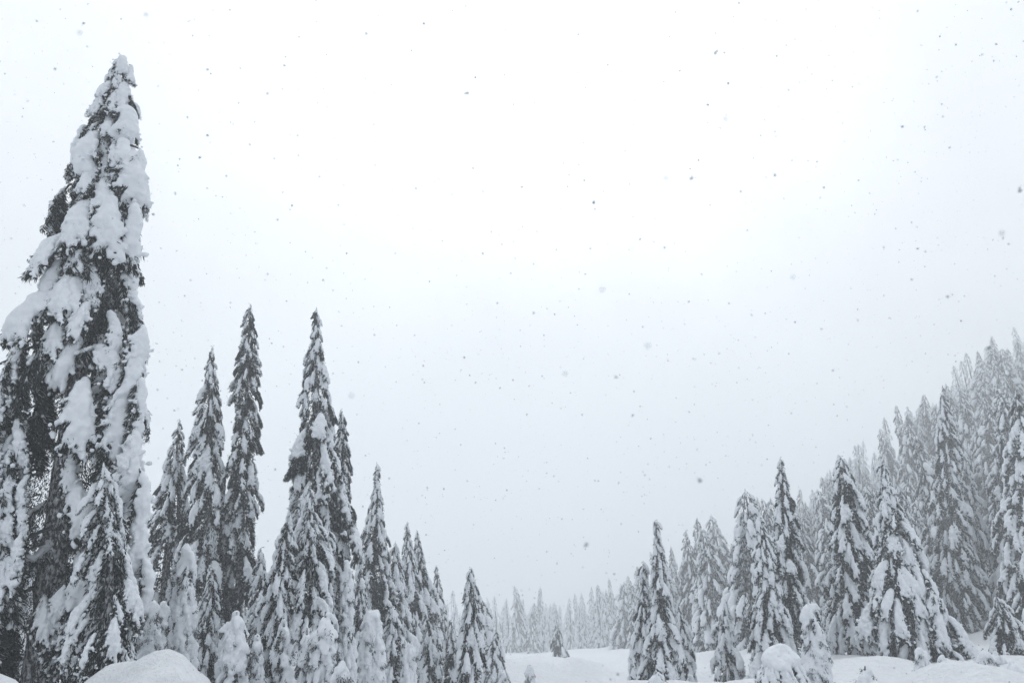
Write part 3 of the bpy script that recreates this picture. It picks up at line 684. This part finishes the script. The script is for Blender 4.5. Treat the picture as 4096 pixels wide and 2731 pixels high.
# the rest of the wood, past counting in the haze
def far_wood():
    protos = [whole_tree(500 + i, H, R, st, .6, LOD2, .36, .06, 90, 2.6, 2.3) for i, (H, R, st) in enumerate(((13, 2.0, 'normal'), (11, 1.8, 'loaded'), (14, 1.7, 'plume')))]
    P = slope[208:] + scatter(45, (20, 290), (150, 340), 6.5, lambda x, y: 2300 < project((x, y, gz(x, y) + 6))[0] < 4300)
    P += scatter(85, (-70, 110), (185, 340), 6, lambda x, y: 1700 < project((x, y, gz(x, y) + 6))[0] < 2700)
    sn, nd = Geo(), Geo()
    for x, y in P:
        if any((x - a) ** 2 + (y - b) ** 2 < 12 for (a, b), _, _ in spots): continue
        (sv, sq, _), (nv, nq, na), (tv, tq, _) = protos[rng.integers(3)]
        a = rng.uniform(0, 6.28); s = rng.uniform(1.0, 1.6) if x > 40 + .1 * (y - 200) else rng.uniform(.8, 1.3); c, d = math.cos(a) * s, math.sin(a) * s
        if x > 30:
            px, py = project((x, y, gz(x, y) + 13 * s)); lim = np.interp(px, SKY_X, SKY_Y) + 30 * math.sin(px * .13)
            if py < lim - 25: s *= .8; c *= .8; d *= .8
        m = np.array(((c, -d, 0), (d, c, 0), (0, 0, s))); o = np.array((x, y, gz(x, y) - .1))
        sn.add(sv @ m.T + o, sq); nd.add(nv @ m.T + o, nq, na); nd.add(tv @ m.T + o, tq, np.full(len(tv), .1))
    v, q, a = nd.arrays(); w_ = obj('distant_wood', to_mesh('distant_wood', v, q, NEEDLE, a, False), kind='stuff')
    w_['label'] = 'distant fir wood dissolving into the haze at the valley end'; w_['category'] = 'wood'
    v, q, a = sn.arrays(); obj('snow_load', to_mesh('snow_load', v, q, SNOW), w_, kind='stuff')
far_wood()

# ------------------------------------------------------------------ falling snow
def shaded_flake_material():
    m, t, b = material('snowflake'); b.inputs['Base Color'].default_value = (0.38, 0.41, 0.44, 1); b.inputs['Roughness'].default_value = 0.6  # greyer than real snow: backlit shade is put into the flake colour
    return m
SHADED_FLAKE = shaded_flake_material()
rng = np.random.default_rng(5)
FLAKES = []
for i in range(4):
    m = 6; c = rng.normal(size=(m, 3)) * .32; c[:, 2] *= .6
    v, q = blobs(c, rng.uniform(.16, .30, m), .1, .05, i, .04, 5); FLAKES.append(to_mesh('snowflake', v, q, SHADED_FLAKE))
BIG = [(1070, 375), (1646, 205), (1867, 375), (2229, 402), (2134, 1055), (2765, 710), (2866, 210), (2660, 712), (1582, 1012), (1070, 1097), (1697, 1443), (2592, 1385), (2466, 1508),
       (2801, 1920), (2348, 2177), (2408, 1158), (3180, 158), (3146, 180), (4078, 760), (4010, 935), (3825, 180), (2985, 812), (2296, 302), (2486, 238), (2500, 605), (1975, 958), (2140, 712),
       (2900, 475), (3100, 700), (1653, 1185), (1820, 1715), (2260, 1495), (2806, 1095), (3005, 1260), (706, 1003), (585, 58), (240, 38), (1395, 245), (1535, 130), (320, 132), (1505, 275),
       (2780, 1435), (2530, 1660), (3170, 1110), (3700, 1005), (2840, 2705), (2912, 2180), (1408, 1580)]
for i, (px, py) in enumerate(BIG):
    size = rng.uniform(.007, .012); Y = rng.uniform(1.7, 3.4)
    if (px, py) in ((2801, 1920), (1867, 375), (2229, 402), (2765, 710), (4078, 760), (2866, 210), (2348, 2177)): size = .017; Y = 1.6
    if i % 4 == 3: size, Y = .0062, rng.uniform(.75, 1.0)        # near ones fall out of focus
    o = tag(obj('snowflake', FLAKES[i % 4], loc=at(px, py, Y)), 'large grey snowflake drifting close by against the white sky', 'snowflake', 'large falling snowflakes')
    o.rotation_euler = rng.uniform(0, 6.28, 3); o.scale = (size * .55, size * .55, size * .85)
def snowfall():
    n = 42000; g = Geo()
    r = 2.2 + 24 * rng.random(n) ** .75; th = rng.uniform(-1.15, 1.15, n); ph = rng.uniform(-.25, .95, n)
    P = np.stack([r * np.sin(th) * np.cos(ph), r * np.cos(th) * np.cos(ph), r * np.sin(ph)], 1)
    P = P[P[:, 2] > ground(P[:, 0], P[:, 1], False) + .4]; n = len(P)
    s = rng.uniform(.003, .0068, n) * rng.uniform(.6, 1.25, n); D = rng.normal(size=(n, 3)); D /= np.linalg.norm(D, axis=1)[:, None]
    A = np.cross(D, rng.normal(size=(n, 3))); A /= np.linalg.norm(A, axis=1)[:, None]; B = np.cross(D, A)
    e = s[:, None]
    v = np.stack([P + A * e, P + B * e * .8, P - A * e, P - B * e * .8, P + D * e * .7 + A * e * .3, P - B * e * .5, P - D * e * .7, P + B * e * .6], 1).reshape(-1, 3)
    q = (np.arange(n)[:, None, None] * 8 + np.array(((0, 1, 2, 3), (4, 5, 6, 7)))[None]).reshape(-1, 4)
    o = obj('snowfall', to_mesh('snowfall', v, q, SHADED_FLAKE), kind='stuff'); o['label'] = 'fine snowflakes falling through the air'; o['category'] = 'snowfall'
snowfall()

# ------------------------------------------------------------------ haze
def haze():
    x0, x1, y0, y1, z0, z1 = -760, 760, -420, 790, -105, 110
    v = np.array([(x, y, z) for x in (x0, x1) for y in (y0, y1) for z in (z0, z1)], float)
    q = np.array([(0, 1, 3, 2), (4, 6, 7, 5), (0, 4, 5, 1), (2, 3, 7, 6), (0, 2, 6, 4), (1, 5, 7, 3)])
    m = bpy.data.materials.new('haze'); m.use_nodes = True; t = m.node_tree; t.nodes.clear()
    o_ = t.nodes.new('ShaderNodeOutputMaterial'); pv = t.nodes.new('ShaderNodeVolumePrincipled')
    pv.inputs['Color'].default_value = (0.945, 0.970, 0.992, 1); pv.inputs['Density'].default_value = HAZE_DENSITY; pv.inputs['Anisotropy'].default_value = 0.35
    t.links.new(pv.outputs[0], o_.inputs['Volume'])
    o = obj('haze', to_mesh('haze', v, q, m, None, False), kind='stuff'); o['label'] = 'falling-snow haze that fades the far trees'; o['category'] = 'haze'
haze()
